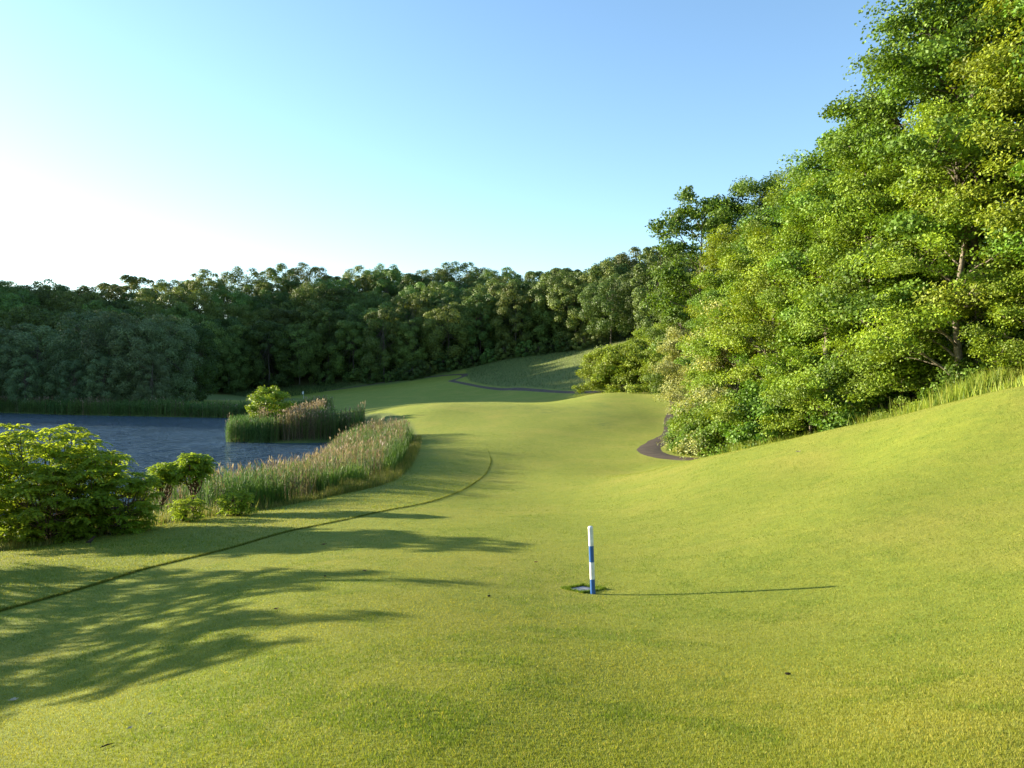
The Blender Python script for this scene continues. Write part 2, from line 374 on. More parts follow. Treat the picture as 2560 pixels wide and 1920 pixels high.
# ------------------------------------------------------------------ trees
def tree_geo(seed, H, cr, cb=.12, nlimb=16, nleaf=36000, L=.2, Wd=.13, flat=.42, rc=.55, lean=0.0, low=.7, top=.35, yel=.25, clumps=2, airy=.74, trunk_r=.22, up=.38, el0=22):
    """returns (wood, foliage) Geo pair for a broadleaf tree standing at the origin"""
    rg = np.random.default_rng(seed); wood, fol = Geo(), Geo()
    tt = np.linspace(0, 1, 9)
    wob = np.cumsum(rg.normal(0, .035 * cr, (9, 2)), 0); wob -= wob[0]
    tr = np.c_[wob + np.c_[tt * lean, tt * 0], tt * H * .94]
    tube(wood, np.vstack([[0, 0, -.6], tr]), np.r_[trunk_r * 1.35, trunk_r * (1 - tt * .9) + .01], 7)
    cen, out, bri = [], [], []
    for k in range(nlimb):
        t = (k + .5) / nlimb
        h = H * (cb + (.95 - cb) * t ** .92); hz = h / (H * .94) * 8
        a = min(int(hz), 7); base = tr[a] + (tr[a + 1] - tr[a]) * min(hz - a, 1)
        prof = low + (1 - low) * t / top if t < top else max(0.0, 1 - ((t - top) / (1.06 - top)) ** 1.9) ** .6
        Rl = cr * prof * rg.uniform(.72, 1.18) + .25
        az = k * 2.39996 + rg.normal(0, .35); el = R(el0 + 55 * t ** 1.3 + rg.normal(0, 8))
        s = np.linspace(0, 1, 6)
        dirh = np.array([math.cos(az), math.sin(az)])
        lp = np.c_[base[:2] + dirh * (Rl * s)[:, None] * math.cos(el) ** .5, base[2] + Rl * (math.sin(el) * s + .12 * s * (1 - s) * 4 - .10 * s ** 2)]
        lp[1:, :2] += rg.normal(0, .06 * Rl, (5, 2)) * s[1:, None]
        tube(wood, lp, np.linspace(trunk_r * .38 * (1 - t * .6), .012, 6), 5)
        nsub = max(3, int(3 + Rl * 1.5))
        for m in range(nsub):
            u = .22 + .78 * (m + rg.uniform(.2, .8)) / nsub
            x = u * 5; i0 = min(int(x), 4); p0 = lp[i0] + (lp[i0 + 1] - lp[i0]) * (x - i0)
            sg = 1 if m % 2 else -1
            a2 = az + sg * rg.uniform(.45, 1.2); l2 = Rl * rg.uniform(.28, .55) * (1.15 - .55 * u) + .25
            d2 = np.array([math.cos(a2), math.sin(a2), rg.uniform(-.05, .55)])
            p1 = p0 + d2 * l2
            if l2 > .5: tube(wood, np.array([p0, (p0 + p1) / 2 + [0, 0, .05 * l2], p1]), [.018 + .012 * l2, .014, .006], 4)
            for q_ in range(clumps):
                f_ = 1.0 if q_ == 0 else rg.uniform(.35, .9)
                cen.append(p0 + (p1 - p0) * f_ + rg.normal(0, .12, 3)); out.append(np.array([d2[0], d2[1], .25])); bri.append(rg.uniform(.62, 1.25))
        cen.append(lp[-1]); out.append(np.array([dirh[0], dirh[1], .3])); bri.append(rg.uniform(.9, 1.2))
    for k in range(7):
        cen.append(tr[-1] + np.array([*rg.normal(0, cr * .13, 2), rg.uniform(-.8, .5)])); out.append(np.array([0, 0, 1.])); bri.append(1.1)
    cen, out, bri = np.array(cen), unit(np.array(out)), np.array(bri)
    w = rg.uniform(.5, 1.3, len(cen)); w /= w.sum()
    ci = rg.choice(len(cen), nleaf, p=w)
    sz = (rc * rg.uniform(.65, 1.35, len(cen)))[ci][:, None]
    off = rg.normal(0, 1, (nleaf, 3)); off /= np.maximum(1, np.linalg.norm(off, axis=1, keepdims=True) / 1.9)
    off *= sz * np.array([1, 1, flat]) * airy
    off[:, 2] -= .16 * (off[:, 0] ** 2 + off[:, 1] ** 2) / np.maximum(sz[:, 0], .2)
    c = cen[ci] + off
    nrm = out[ci] * .55 + np.array([0, 0, up]) + rg.normal(0, .45, (nleaf, 3))
    d = out[ci] + rg.normal(0, .6, (nleaf, 3)) - np.array([0, 0, .25])
    b = bri[ci] * rg.uniform(.72, 1.25, nleaf)
    y = rg.random(nleaf) < yel
    col = np.stack([b * np.where(y, 1.2, 1.0), b * np.where(y, 1.1, 1.0), b * np.where(y, .85, 1.0)], 1)
    sc = rg.uniform(.7, 1.25, nleaf)
    leaves(fol, c, nrm, d, L * sc, Wd * sc, col)
    return wood, fol

def lump_geo(seed, H, cr, cb=.22, nl=46, nleaf=6000, L=.42, rl=1.25, trunk_r=.2, tall=.5):
    """a wood tree with a cauliflower crown, for the distance"""
    rg = np.random.default_rng(seed); wood, fol = Geo(), Geo()
    tt = np.linspace(0, 1, 5); tr = np.c_[np.cumsum(rg.normal(0, .14, (5, 2)), 0), tt * H * .85]; tr[0, :2] = 0
    tube(wood, np.vstack([[0, 0, -1.0], tr]), np.r_[trunk_r * 1.3, trunk_r * (1 - tt * .8)], 6)
    cz = H * (cb + (1 - cb) * tall); hz = H * (1 - cb) * .5
    cen, rr = [], []
    for k in range(nl):
        zc = 1 - 2 * (k + .5) / nl; a = k * 2.39996 + rg.normal(0, .3)
        rad = math.sqrt(1 - zc * zc); rad = rad ** .75 if zc > 0 else rad ** .5
        f = rg.uniform(.72, 1.05)
        p = np.array([math.cos(a) * rad * cr * f, math.sin(a) * rad * cr * f, cz + zc * hz * rg.uniform(.85, 1.05) - rl * .4])
        cen.append(p); rr.append(rl * rg.uniform(.6, 1.35))
        if k % 3 == 0:
            st = tr[2] + (tr[4] - tr[2]) * rg.uniform(0, .8)
            tube(wood, np.array([st, (st + p) / 2 - [0, 0, .3], p]), [.07, .05, .02], 4)
    cen, rr = np.array(cen), np.array(rr)
    ci = rg.choice(nl, nleaf, p=rr ** 2 / (rr ** 2).sum())
    n_ = unit(rg.normal(0, 1, (nleaf, 3)) + (cen[ci] - [0, 0, cz]) / cr * .7 + [0, 0, .3])
    c = cen[ci] + n_ * (rr[ci] * rg.uniform(.55, 1.05, nleaf))[:, None] * [1, 1, .8]
    nrm = n_ + rg.normal(0, .45, (nleaf, 3)); d = rg.normal(0, 1, (nleaf, 3))
    br = rg.uniform(.8, 1.18, nl)[ci] * rg.uniform(.7, 1.25, nleaf)
    sc = rg.uniform(.6, 1.3, nleaf)
    leaves(fol, c, nrm, d, L * sc, L * .7 * sc, br[:, None] * np.array([1, 1, 1]))
    return wood, fol

PROTO = {}
def proto(key, geo, bark, leaf, crown='crown'):
    PROTO[key] = (geo[0].mesh(key + '_trunk', M[bark], True), geo[1].mesh(key + '_' + crown, M[leaf]), crown)
def plant(key, name, label, cat, x, y, s=1.0, rz=None, group=None, dz=0.0, sz=None, parts=('trunk', None)):
    tm, fm, cname = PROTO[key]
    rz = random.uniform(0, 6.28) if rz is None else rz
    e = empty(name, (x, y, float(zt(x, y)) + dz), rz, (s, s, s * (sz or 1.0)))
    tag(e, label, cat, group)
    link(parts[0], tm, e); link(parts[1] or cname, fm, e)
    return e

random.seed(5)
# near kinds (edge of the wood on the slope)
proto('maple_a', tree_geo(11, 20.5, 4.5, .07, 30, 66000, .165, .12, .44, .72, low=.9, clumps=1, top=.3), 'bark', 'maple')
proto('maple_b', tree_geo(12, 19.5, 4.2, .10, 28, 62000, .16, .12, .42, .70, low=.85, clumps=1, top=.3), 'bark', 'maple')
proto('locust_a', tree_geo(13, 18, 3.7, .05, 28, 60000, .16, .085, .5, .62, low=.95, yel=.45, clumps=1, top=.3), 'bark_pale', 'bright')
proto('locust_b', tree_geo(14, 14, 3.4, .04, 24, 50000, .15, .085, .5, .58, low=1.0, yel=.45, clumps=1, top=.3), 'bark_pale', 'bright')
proto('poplar', tree_geo(15, 22.5, 4.4, .2, 26, 26000, .24, .18, .6, .55, low=.7, top=.5, yel=.2), 'bark_pale', 'maple')
proto('sapling', tree_geo(16, 7, 2.5, .02, 22, 28000, .16, .10, .5, .48, low=1.0, trunk_r=.09, yel=.4, el0=6), 'bark_pale', 'bright')
proto('bushy', tree_geo(17, 4.5, 2.4, .01, 20, 24000, .18, .14, .55, .46, low=1.05, trunk_r=.06, el0=0), 'bark', 'maple')
proto('olive', tree_geo(18, 7.5, 2.6, .02, 22, 34000, .15, .075, .6, .46, low=.98, trunk_r=.1, yel=.5, el0=6), 'bark_pale', 'pale')
proto('olive_lean', tree_geo(19, 8.5, 2.4, .12, 24, 36000, .15, .075, .6, .46, lean=-1.7, low=.5, trunk_r=.1, yel=.5, el0=12), 'bark_pale', 'pale')
proto('bushy_lit', tree_geo(20, 4.8, 2.5, .01, 22, 24000, .18, .13, .55, .5, low=1.05, trunk_r=.06, el0=0, yel=.4), 'bark', 'bright')  # brighter leaf stands in for sunlight on the clump beyond the fairway
# distant kinds
for k in range(4):
    proto('wood_%s' % 'abcd'[k], lump_geo(30 + k, 17, [6.2, 6.8, 5.4, 4.8][k], [.22, .26, .10, .06][k], [60, 66, 56, 52][k], 18000, .35, [1.8, 1.65, 1.6, 1.45][k]), 'bark', 'far')
proto('willow_a', lump_geo(41, 17, 4.9, .05, 64, 17000, .29, 1.45), 'bark', 'farblue')
proto('willow_b', lump_geo(42, 14, 3.8, .03, 52, 14000, .28, 1.25), 'bark', 'farblue')
proto('scrub', lump_geo(43, 5, 3.0, .0, 30, 4200, .32, .8, .06), 'bark', 'far')

# --- the wood rising along the slope: (kind, x, y, scale, label)
NEAR = [
 ('maple_a', 22.0, 25.5, 1.0, 'tall dark-green maple at the crest, trunks showing under its boughs'),
 ('locust_a', 20.8, 29.5, 1.05, 'yellow-green locust between the tall crest maple and the ragged-topped maple'),
 ('maple_b', 20.4, 34.0, 1.06, 'dark-green maple whose ragged top leaves the frame'),
 ('maple_a', 19.8, 38.5, .99, 'broad green maple, first whose whole rounded top shows against the sky'),
 ('maple_b', 19.6, 43.5, .97, 'full green maple one step down the skyline from the broad one'),
 ('locust_a', 19.6, 48.5, .97, 'yellow-green tree where the skyline of the wood is steepest'),
 ('maple_a', 19.3, 53.5, .86, 'rounded green maple halfway down the skyline of the wood'),
 ('maple_b', 19.3, 59.0, .90, 'leafy maple on the skyline next to the airy poplar'),
 ('poplar', 17.6, 72.0, 1.0, 'airy pale-barked poplar with sky showing through its loose top'),
 ('locust_a', 18.8, 65.0, .98, 'yellow-green tree standing in front of the airy poplar'),
 ('maple_b', 18.0, 82.0, .82, 'green maple at the tip of the wood, nearest the far hillside'),
 ('locust_b', 18.7, 32.5, .90, 'young yellow-green tree leaning out over the tall weeds at the crest'),
 ('locust_b', 18.0, 38.0, .95, 'leafy young tree behind the thickest bright weeds'),
 ('locust_b', 17.5, 43.5, .98, 'bright small-leaved tree before the skyline step'),
 ('locust_b', 17.0, 49.0, 1.0, 'yellow-green tree behind the big-leaved bushes'),
 ('locust_b', 16.6, 54.5, 1.0, 'slim yellow-green tree next to the tallest cream-topped shrub'),
 ('maple_b', 16.6, 60.5, .66, 'small dark-green maple rising behind the pale flowering shrub'),
]
for k, x, y, s, lab in NEAR:
    plant(k, 'broadleaf_tree' if k != 'poplar' else 'poplar_tree', lab, 'tree', x, y, s, group='trees at the edge of the sloping wood')
for i, (k, x, y, s) in enumerate([('maple_b', 27, 30, 1), ('locust_a', 27.5, 38, 1.0), ('maple_a', 27, 46, .95), ('maple_b', 24.5, 55, 1.05), ('locust_a', 24, 63, 1.15), ('maple_a', 22.5, 71, 1.05), ('maple_b', 24.5, 79, .85), ('locust_a', 24.5, 89, .8),
                                  ('maple_a', 29, 22, 1), ('maple_b', 34, 34, .9), ('maple_a', 34, 46, .85), ('maple_a', 33, 60, .8), ('maple_b', 32, 76, .75), ('maple_b', 25, 19, 1.0), ('maple_a', 31, 96, .8), ('maple_b', 26, 99, .75)]):
    plant(k, 'broadleaf_tree', 'leafy tree standing inside the sloping wood, half hidden by the edge trees', 'tree', x, y, s, group='trees inside the sloping wood')
EDGE = [
 ('olive', 15.9, 61.5, 1.0, 'flowering_shrub', 'pale cream-flecked flowering shrub hanging over the cart path'),
 ('olive_lean', 17.2, 68.5, 1.1, 'flowering_shrub', 'taller pale flowering shrub leaning over the cart path from behind'),
 ('olive', 16.6, 56.0, 1.35, 'flowering_shrub', 'tallest cream-topped shrub, rising into the yellow-green trees'),
 ('bushy', 15.4, 57.0, .85, 'shrub', 'low dense green shrub at the bend of the cart path'),
 ('bushy', 15.6, 53.0, .92, 'shrub', 'big-leaved green bush at the low end of the wood'),
 ('bushy', 16.9, 48.0, .95, 'shrub', 'round big-leaved bush above the first tuft of tall weeds'),
 ('sapling', 17.6, 45.5, .85, 'shrub', 'upright light-green sapling between the round bush and the crest weeds'),
 ('bushy', 18.6, 39.5, .85, 'shrub', 'dark-green bush behind the thickest bright weeds'),
 ('sapling', 18.6, 37.0, .75, 'shrub', 'feathery light-green sapling beside the thickest bright weeds'),
 ('bushy', 20.0, 31.5, .75, 'shrub', 'spreading green bush under the dark-green maple with the ragged top'),
 ('sapling', 19.6, 28.5, .62, 'shrub', 'small light-green sapling under the tall dark maple'),
 ('bushy', 21.4, 26.8, .65, 'shrub', 'maple bush with layered leaves, highest on the crest'),
 ('bushy', 14.2, 62.5, .58, 'shrub', 'smallest green bush on the inner edge of the path bend'),
 ('bushy', 14.1, 57.8, .5, 'shrub', 'knee-high leafy bush at the lowest point of the wood'),
 ('olive', 15.4, 65.5, .62, 'flowering_shrub', 'small cream-flecked shrub tucked under the one over the cart path'),
 ('sapling', 15.6, 60.0, .9, 'shrub', 'light-green sapling between the flowering shrubs and the slim tree'),
]
for k, x, y, s, nm, lab in EDGE:
    plant(k, nm, lab, 'shrub', x, y, s, rz=0.0 if k == 'olive_lean' else None, group='shrubs along the edge of the sloping wood', dz=-.25, parts=('stem', 'foliage'))
CL = [
 ('bushy_lit', 14.6, 127, 1.25, 'low green shrub at the tip of the sunlit clump beyond the fairway'),
 ('bushy_lit', 17.6, 123, 1.35, 'rounded green shrub next to the tip of the sunlit clump'),
 ('sapling', 19.6, 126, 1.0, 'mid-high green shrub in the body of the sunlit clump beyond the fairway'),
 ('bushy_lit', 20.6, 119, 1.3, 'rounded shrub beside the far bend of the cart path'),
 ('sapling', 22.6, 125, 1.25, 'tall green shrub of the sunlit clump, reaching into shade'),
 ('sapling', 24.4, 119, 1.3, 'tallest shrub of the sunlit clump, against the pale flowering shrub'),
 ('bushy_lit', 23.0, 114.5, 1.2, 'sunlit shrub above the cart path crest'),
]
for k, x, y, s, lab in CL:
    plant(k, 'shrub', lab, 'shrub', x, y, s, group='sunlit shrubs beyond the fairway', parts=('stem', 'foliage'))

# --- far wood
WOOD = ['wood_a', 'wood_b', 'wood_c', 'wood_d']
def far(k, x, y, s, lab, grp, nm='woodland_tree', sz=None):
    return plant(k, nm, lab, 'tree', x, y, s, group=grp, sz=sz)
SHORE = [((-25, 410), 178, 'willow_a', 1.1), ((12, 408), 176, 'willow_b', 1.38), ((36, 409), 175, 'willow_a', 1.2), ((64, 409), 172, 'willow_b', 1.1), ((88, 409), 170, 'willow_a', 1.22), ((117, 409), 168, 'willow_a', 1.2),
         ((143, 409), 166, 'willow_a', 1.15), ((152, 411), 161, 'willow_b', .78), ((168, 410), 170, 'willow_a', 1.12), ((190, 409), 182, 'wood_c', 1.02), ((104, 410), 163, 'willow_b', .85), ((75, 410), 165, 'willow_b', .75), ((26, 410), 168, 'willow_b', .8), ((-60, 410), 172, 'willow_a', 1.15), ((-100, 410), 165, 'willow_a', 1.1), ((-150, 410), 155, 'willow_b', 1.2)]
SL = {0: 'soft grey-green willow at the shore with sunlight catching its top', 7: 'small rounded grey-green tree standing alone in front of the shaded shore trees'}
for n_, ((u, v), y, k, s) in enumerate(SHORE):
    x = (u - UC) / F * y
    lab = SL[7] if n_ == 7 else 'sunlit-topped willow on the far shore of the lake' if n_ in (0, 1, 2, 4, 5, 13, 14, 15) else 'shaded grey-green willow on the far shore of the lake'
    far(k, x, y, s, lab, 'willows on the far shore' if n_ != 7 else None, 'willow_tree', sz=random.uniform(.95, 1.1))
cnt = 0
rr_ = random.Random(21)
rows = [(0, 1.22), (9, 1.34), (20, 1.3), (32, 1.3), (45, 1.3), (59, 1.3), (74, 1.3), (92, 1.3)]
edge_pts = np.array(sorted([(-215, 205), (-150, 205), (-118, 200), (-95, 232), (-84, 250)] + [(x, y + 5) for x, y in FAR_EDGE[2:]] + [(46, 185), (75, 175), (110, 170)]))
for ri, (dy, sc) in enumerate(rows):
    x = -215 + rr_.uniform(0, 8)
    while x < 112:
        y = float(np.interp(x, edge_pts[:, 0], edge_pts[:, 1])) + dy + rr_.uniform(-3.5, 3.5)
        u = UC + F * x / y
        if -70 < u < 700:
            k = rr_.choice(WOOD if ri else ['wood_c', 'wood_d', 'wood_c', 'wood_a'])
            lab = 'shaded tree in the front rank of the far wood' if ri == 0 else 'shaded tree low on the far wooded hillside' if ri < 4 else 'sun-tipped tree high on the far wooded hillside' if ri < 6 else 'tree along the skyline of the far wooded hill'
            grp = 'front rank of the far wood' if ri == 0 else 'shaded trees low on the far hillside' if ri < 4 else 'sun-tipped trees high on the far hillside' if ri < 6 else 'skyline trees of the far hill'
            far(k, x, y, sc * rr_.uniform(.85, 1.12), lab, grp, sz=rr_.uniform(.9, 1.12)); cnt += 1
        x += rr_.uniform(7.5, 11.5) * (1 + ri * .03)
# scrub along the foot of the wood
for a, b in zip(range(30), np.linspace(0, 1, 30)):
    pts = np.array([(x, y) for x, y in FAR_EDGE[1:]]); c_ = spline(pts, 60)[int(b * 59)]
    far('scrub', c_[0] + rr_.uniform(-2, 2), c_[1] + rr_.uniform(-1, 4), rr_.uniform(.55, 1.15), 'dark low bush along the foot of the far wood', 'bushes at the foot of the far wood', 'bush')
for hx in range(-300, -165, 15):
    for hy in range(225, 300, 17):
        if UC + F * hx / hy < -75 and hy > 200: far(rr_.choice(WOOD), hx + rr_.uniform(-4, 4), hy + rr_.uniform(-5, 5), rr_.uniform(1.0, 1.15), 'woodland tree on the hill outside the view, whose wood shades the lake and far fairway', 'trees on the shading hill outside the view'); cnt += 1
print('far trees', cnt)

# ------------------------------------------------------------------ sumac by the lake
def sumac_geo(seed, H, r, ntip, nst=4, fr=.5, low=.3):
    rg = np.random.default_rng(seed); wood, fol = Geo(), Geo()
    stems = []
    for k in range(nst):
        a = k * 6.28 / nst + rg.normal(0, .3); l = r * rg.uniform(.2, .5)
        p = np.array([[0, 0, -.3], [math.cos(a) * l * .3, math.sin(a) * l * .3, H * .22], [math.cos(a) * l * .7, math.sin(a) * l * .7, H * .42], [math.cos(a) * l, math.sin(a) * l, H * .6]])
        p[1:, :2] += rg.normal(0, .08, (3, 2)); p = spline(p, 9); stems.append(p)
        tube(wood, p, np.linspace(.055, .028, 9) * (.1 + .22 * H), 6)
    for k in range(ntip):
        zc = low + (1 - low) * ((k + .5) / ntip) ** 1.05
        a = k * 2.39996 + rg.normal(0, .35); rad = r * math.sqrt(max(0, 1 - ((zc - .52) / .56) ** 2)) * rg.uniform(.55, 1.05)
        tip = np.array([math.cos(a) * rad, math.sin(a) * rad, H * zc * rg.uniform(.93, 1.03)])
        d = [np.linalg.norm(s[-3:] - tip, axis=1).min() for s in stems]; st = stems[int(np.argmin(d))]
        b = st[rg.integers(3, 9)]
        if b[2] > tip[2]: b = st[2]
        mid = (b + tip) / 2 + np.array([*(tip[:2] - b[:2]) * .15, -.12])
        tube(wood, spline(np.array([b, mid, tip]), 6), np.linspace(.022, .011, 6), 4)
        nf = rg.integers(8, 12); bb = rg.uniform(.8, 1.15)
        for m in range(nf):
            az = m * 6.28 / nf + rg.normal(0, .25); e = rg.uniform(.1, .95); ln = fr * rg.uniform(.75, 1.2)
            s = np.linspace(.12, 1, 9)
            hx = ln * (s * math.cos(e * .9)); hz = ln * (math.sin(e) * s - .62 * s ** 2)
            dh = np.array([math.cos(az), math.sin(az)])
            rp = np.c_[tip[0] + dh[0] * hx, tip[1] + dh[1] * hx, tip[2] + hz]
            tan = unit(np.gradient(rp, axis=0)); side = np.array([-dh[1], dh[0], 0]); nm = unit(np.cross(tan, side)); nm *= np.sign(nm[:, 2:3] + 1e-6)
            ll = ln * .34 * (1 - (s - .45) ** 2 * 1.6)
            for sg in (1, -1):
                dd = unit(side * sg + tan * .45 - np.array([0, 0, .25])); cc = rp + dd * ll[:, None] * .5
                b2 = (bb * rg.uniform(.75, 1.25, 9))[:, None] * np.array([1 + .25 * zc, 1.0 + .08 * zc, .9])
                leaves(fol, cc, nm + rg.normal(0, .28, (9, 3)), dd, ll, ll * .40, b2)
    return wood, fol
proto('sumac_a', sumac_geo(51, 3.7, 1.9, 78, 6, .64, .04), 'twig', 'sumac')
proto('sumac_b', sumac_geo(52, 3.0, 1.7, 62, 5, .60, .04), 'twig', 'sumac')
proto('sumac_s', sumac_geo(53, 2.3, .58, 34, 1, .44, .66), 'twig', 'sumac')
proto('weed_bush', sumac_geo(54, 1.0, .7, 34, 4, .30, .1), 'twig', 'sumac')
SUM = [('sumac_a', -15.3, 25.3, 1.0, 'sumac_tree', 'tallest sumac of the lakeside clump, with a bright domed top'),
       ('sumac_b', -13.8, 25.6, .93, 'sumac_tree', 'rounded sumac of the lakeside clump, next to the bank of reeds'),
       ('sumac_b', -14.4, 23.9, .74, 'sumac_tree', 'low dark sumac in front of the lakeside clump'),
       ('sumac_b', -12.8, 25.4, .64, 'sumac_tree', 'shortest sumac at the reed side of the lakeside clump, leaning over the fringe'),
       ('sumac_a', -17.3, 24.9, .92, 'sumac_tree', 'sumac of the lakeside clump cut by the edge of the view')]
for k, x, y, s, nm, lab in SUM: plant(k, nm, lab, 'sumac', x, y, s, group='sumac clump by the lake', parts=('stem', 'foliage'))
plant('sumac_s', 'sumac_sapling', 'smaller of two round-headed sumac saplings against the water', 'sumac', -13.6, 30.2, .98, group='two sumac saplings', parts=('stem', 'foliage'))
plant('sumac_s', 'sumac_sapling', 'larger of two round-headed sumac saplings against the water', 'sumac', -12.55, 30.4, 1.08, group='two sumac saplings', parts=('stem', 'foliage'))
# sumac standing beyond the edge of the view, whose shadows reach the turf
for x, y, s in ((-18.6, 19.7, 1.12), (-17.6, 15.2, 1.07), (-17.0, 13.0, .70)):
    plant('sumac_a', 'sumac_tree', 'sumac standing on the bank outside the view, casting long shadows over the turf', 'sumac', x, y, s, group='sumac beyond the view', parts=('stem', 'foliage'))
for x, y, s, lab in ((-10.3, 28.9, .95, 'low yellow-green weed bush in the fringe below the saplings'), (-11.6, 27.6, .85, 'small leafy weed beside the sumac clump')):
    plant('weed_bush', 'weed_bush', lab, 'bush', x, y, s, parts=('stem', 'foliage'))
# the small tree on the reedy point
proto('island_tree', tree_geo(61, 5.6, 2.2, .18, 14, 9000, .26, .15, .5, .45, lean=-.6, low=.8, trunk_r=.08, yel=.5), 'bark', 'bright')
plant('island_tree', 'small_tree', 'small sunlit tree rising from the reeds on the point in the lake', 'tree', -30.6, 98.0, 1.0, .4)

# ------------------------------------------------------------------ reeds, tall grass, weeds
def blades(g, base, h, lean, w, col, curve=.35, rg=RNG, seg=3):
    """upright narrow blades: base (n,3), heights, lean azimuth/amount, width"""
    n = len(base); az = rg.uniform(0, 6.283, n)
    d = np.stack([np.cos(az), np.sin(az)], -1) * (lean * rg.uniform(.2, 1, n))[:, None]
    fa = rg.uniform(0, 6.283, n); sx = np.stack([np.cos(fa), np.sin(fa), np.zeros(n)], -1) * (w / 2)[:, None]
    t = np.linspace(0, 1, seg + 1); V = []
    for k in range(seg + 1):
        bend = (1 - curve) * t[k] + curve * t[k] ** 2
        c = base + np.c_[d * (h * bend)[:, None], h * t[k] * np.sqrt(np.maximum(.2, 1 - (lean * .7 * t[k]) ** 2))]
        wk = 1 - t[k] ** 1.6 * .9
        V += [c - sx * wk, c + sx * wk]
    V = np.stack(V, 1); m = 2 * (seg + 1)
    f = (np.arange(n)[:, None, None] * m + np.array([[2 * k, 2 * k + 1, 2 * k + 3, 2 * k + 2] for k in range(seg)])[None]).reshape(-1, 4)
    g.add(V.reshape(-1, 3), f, np.repeat(col, m, 0))

def reed_patch(name, label, xy, hfun, wscale=1.0, tan=.3, plume=.3, seed=1):
    rg = np.random.default_rng(seed); g = Geo(); n = len(xy)
    b = np.c_[xy, np.maximum(zt(xy[:, 0], xy[:, 1]), ZW - .3)]
    h = hfun(xy) * rg.uniform(.72, 1.15, n)
    patch = fbm(xy[:, 0], xy[:, 1], 5, 3)
    dead = rg.random(n) < np.clip(tan + (patch - .5) * 2.2, .03, .92)
    green = np.array([.11, .175, .04]) * rg.uniform(.65, 1.3, (n, 1)) * np.array([1, 1, 1]) + (patch[:, None] - .5) * np.array([.10, .05, .0])
    straw = np.array([.25, .185, .11]) * rg.uniform(.45, 1.25, (n, 1))
    col = np.where(dead[:, None], straw, green)
    hs = np.where(dead, h * 1.06, h * .9)
    az = rg.uniform(0, 6.283, n); ln = rg.uniform(.02, .13, n)
    top = b + np.c_[np.cos(az) * ln * hs, np.sin(az) * ln * hs, hs]
    # stalks
    fa = rg.uniform(0, 3.14, n); sx = np.stack([np.cos(fa), np.sin(fa), np.zeros(n)], -1) * (.012 * wscale)
    V = np.stack([b - sx, b + sx, top + sx * .5, top - sx * .5], 1); g.add(V.reshape(-1, 3), np.arange(n * 4).reshape(n, 4), np.repeat(col * .9, 4, 0))
    # leaves
    for k in range(5):
        m_ = ~dead | (rg.random(n) < .15); q_ = np.nonzero(m_)[0]; t = rg.uniform(.25, .98, len(q_))
        p0 = b[q_] + (top[q_] - b[q_]) * t[:, None]; a2 = rg.uniform(0, 6.283, len(q_)); l = rg.uniform(.3, .62, len(q_)) * (.8 + .2 * wscale)
        d = np.c_[np.cos(a2) * .5, np.sin(a2) * .5, rg.uniform(.5, 1.1, len(q_))]; d = unit(d)
        tip = p0 + d * l[:, None] - np.c_[np.zeros((len(q_), 2)), l * .18]; mid = p0 + d * l[:, None] * .5 + [0, 0, .03]
        s = np.c_[-np.sin(a2), np.cos(a2), np.zeros(len(q_))] * (.016 * wscale)
        V = np.stack([p0, mid + s, tip, mid - s], 1); g.add(V.reshape(-1, 3), np.arange(len(q_) * 4).reshape(-1, 4), np.repeat(col[q_] * rg.uniform(.75, 1.3, (len(q_), 1)), 4, 0))
    # plumes
    q_ = np.nonzero(dead & (rg.random(n) < plume))[0]
    for k in range(3):
        a2 = rg.uniform(0, 6.283, len(q_)); s = np.c_[np.cos(a2), np.sin(a2), np.zeros(len(q_))] * (.035 * wscale)
        p0 = top[q_] - [0, 0, .08]; tip = p0 + np.c_[rg.normal(0, .05, (len(q_), 2)) + np.c_[np.cos(az[q_]), np.sin(az[q_])] * .06, rg.uniform(.2, .34, len(q_))]; mid = p0 * .55 + tip * .45
        V = np.stack([p0, mid + s, tip, mid - s], 1); g.add(V.reshape(-1, 3), np.arange(len(q_) * 4).reshape(-1, 4), np.repeat(np.array([.35, .28, .20]) * rg.uniform(.7, 1.15, (len(q_), 1)), 4, 0))
    o = link(name, g.mesh(name, M['reed'])); tag(o, label, 'reeds', kind='stuff'); return o

def scatter(poly, n, seed, dens=None):
    rg = np.random.default_rng(seed); p = np.array(poly); lo, hi = p.min(0), p.max(0); out = np.zeros((0, 2))
    while len(out) < n:
        c = rg.uniform(lo, hi, (n * 3, 2)); c = c[in_poly(c[:, 0], c[:, 1], poly)]
        if dens is not None: c = c[rg.random(len(c)) < dens(c)]
        out = np.vstack([out, c])
    return out[:n]
FR = np.array(fr_pts[2:9])          # fringe line from the sumac to the point
reed_in = [tuple(p) for p in (FR[2:] + np.array([-1.1, .4]))]
near_reed = [(-14.6, 33), (-11.8, 31.3)] + reed_in[1:] + [(-11, 78), (-16.5, 80), (-16.8, 76), (-15.8, 66), (-14.9, 54), (-16, 44), (-18.5, 40), (-16.5, 34)]
def hnear(p): return 1.15 + .95 * fbm(p[:, 0], p[:, 1], 4, 2) - np.where(p[:, 1] > 46, .1, .45) * (1 - smooth(dist_poly(p[:, 0], p[:, 1], reed_in[1:], False), 0, 2.2))
reed_patch('reed_bank', 'bank of green and straw-coloured reeds between the lake and the mown turf', scatter(near_reed, 9000, 3), hnear, 1.05, .47, .08, 4)
point = [(-34.6, 93.0), (-30, 92.0), (-25, 92.2), (-20.5, 94.2), (-18, 91), (-17, 95), (-19, 101), (-23, 105), (-30, 108), (-35.2, 106), (-36, 98)]
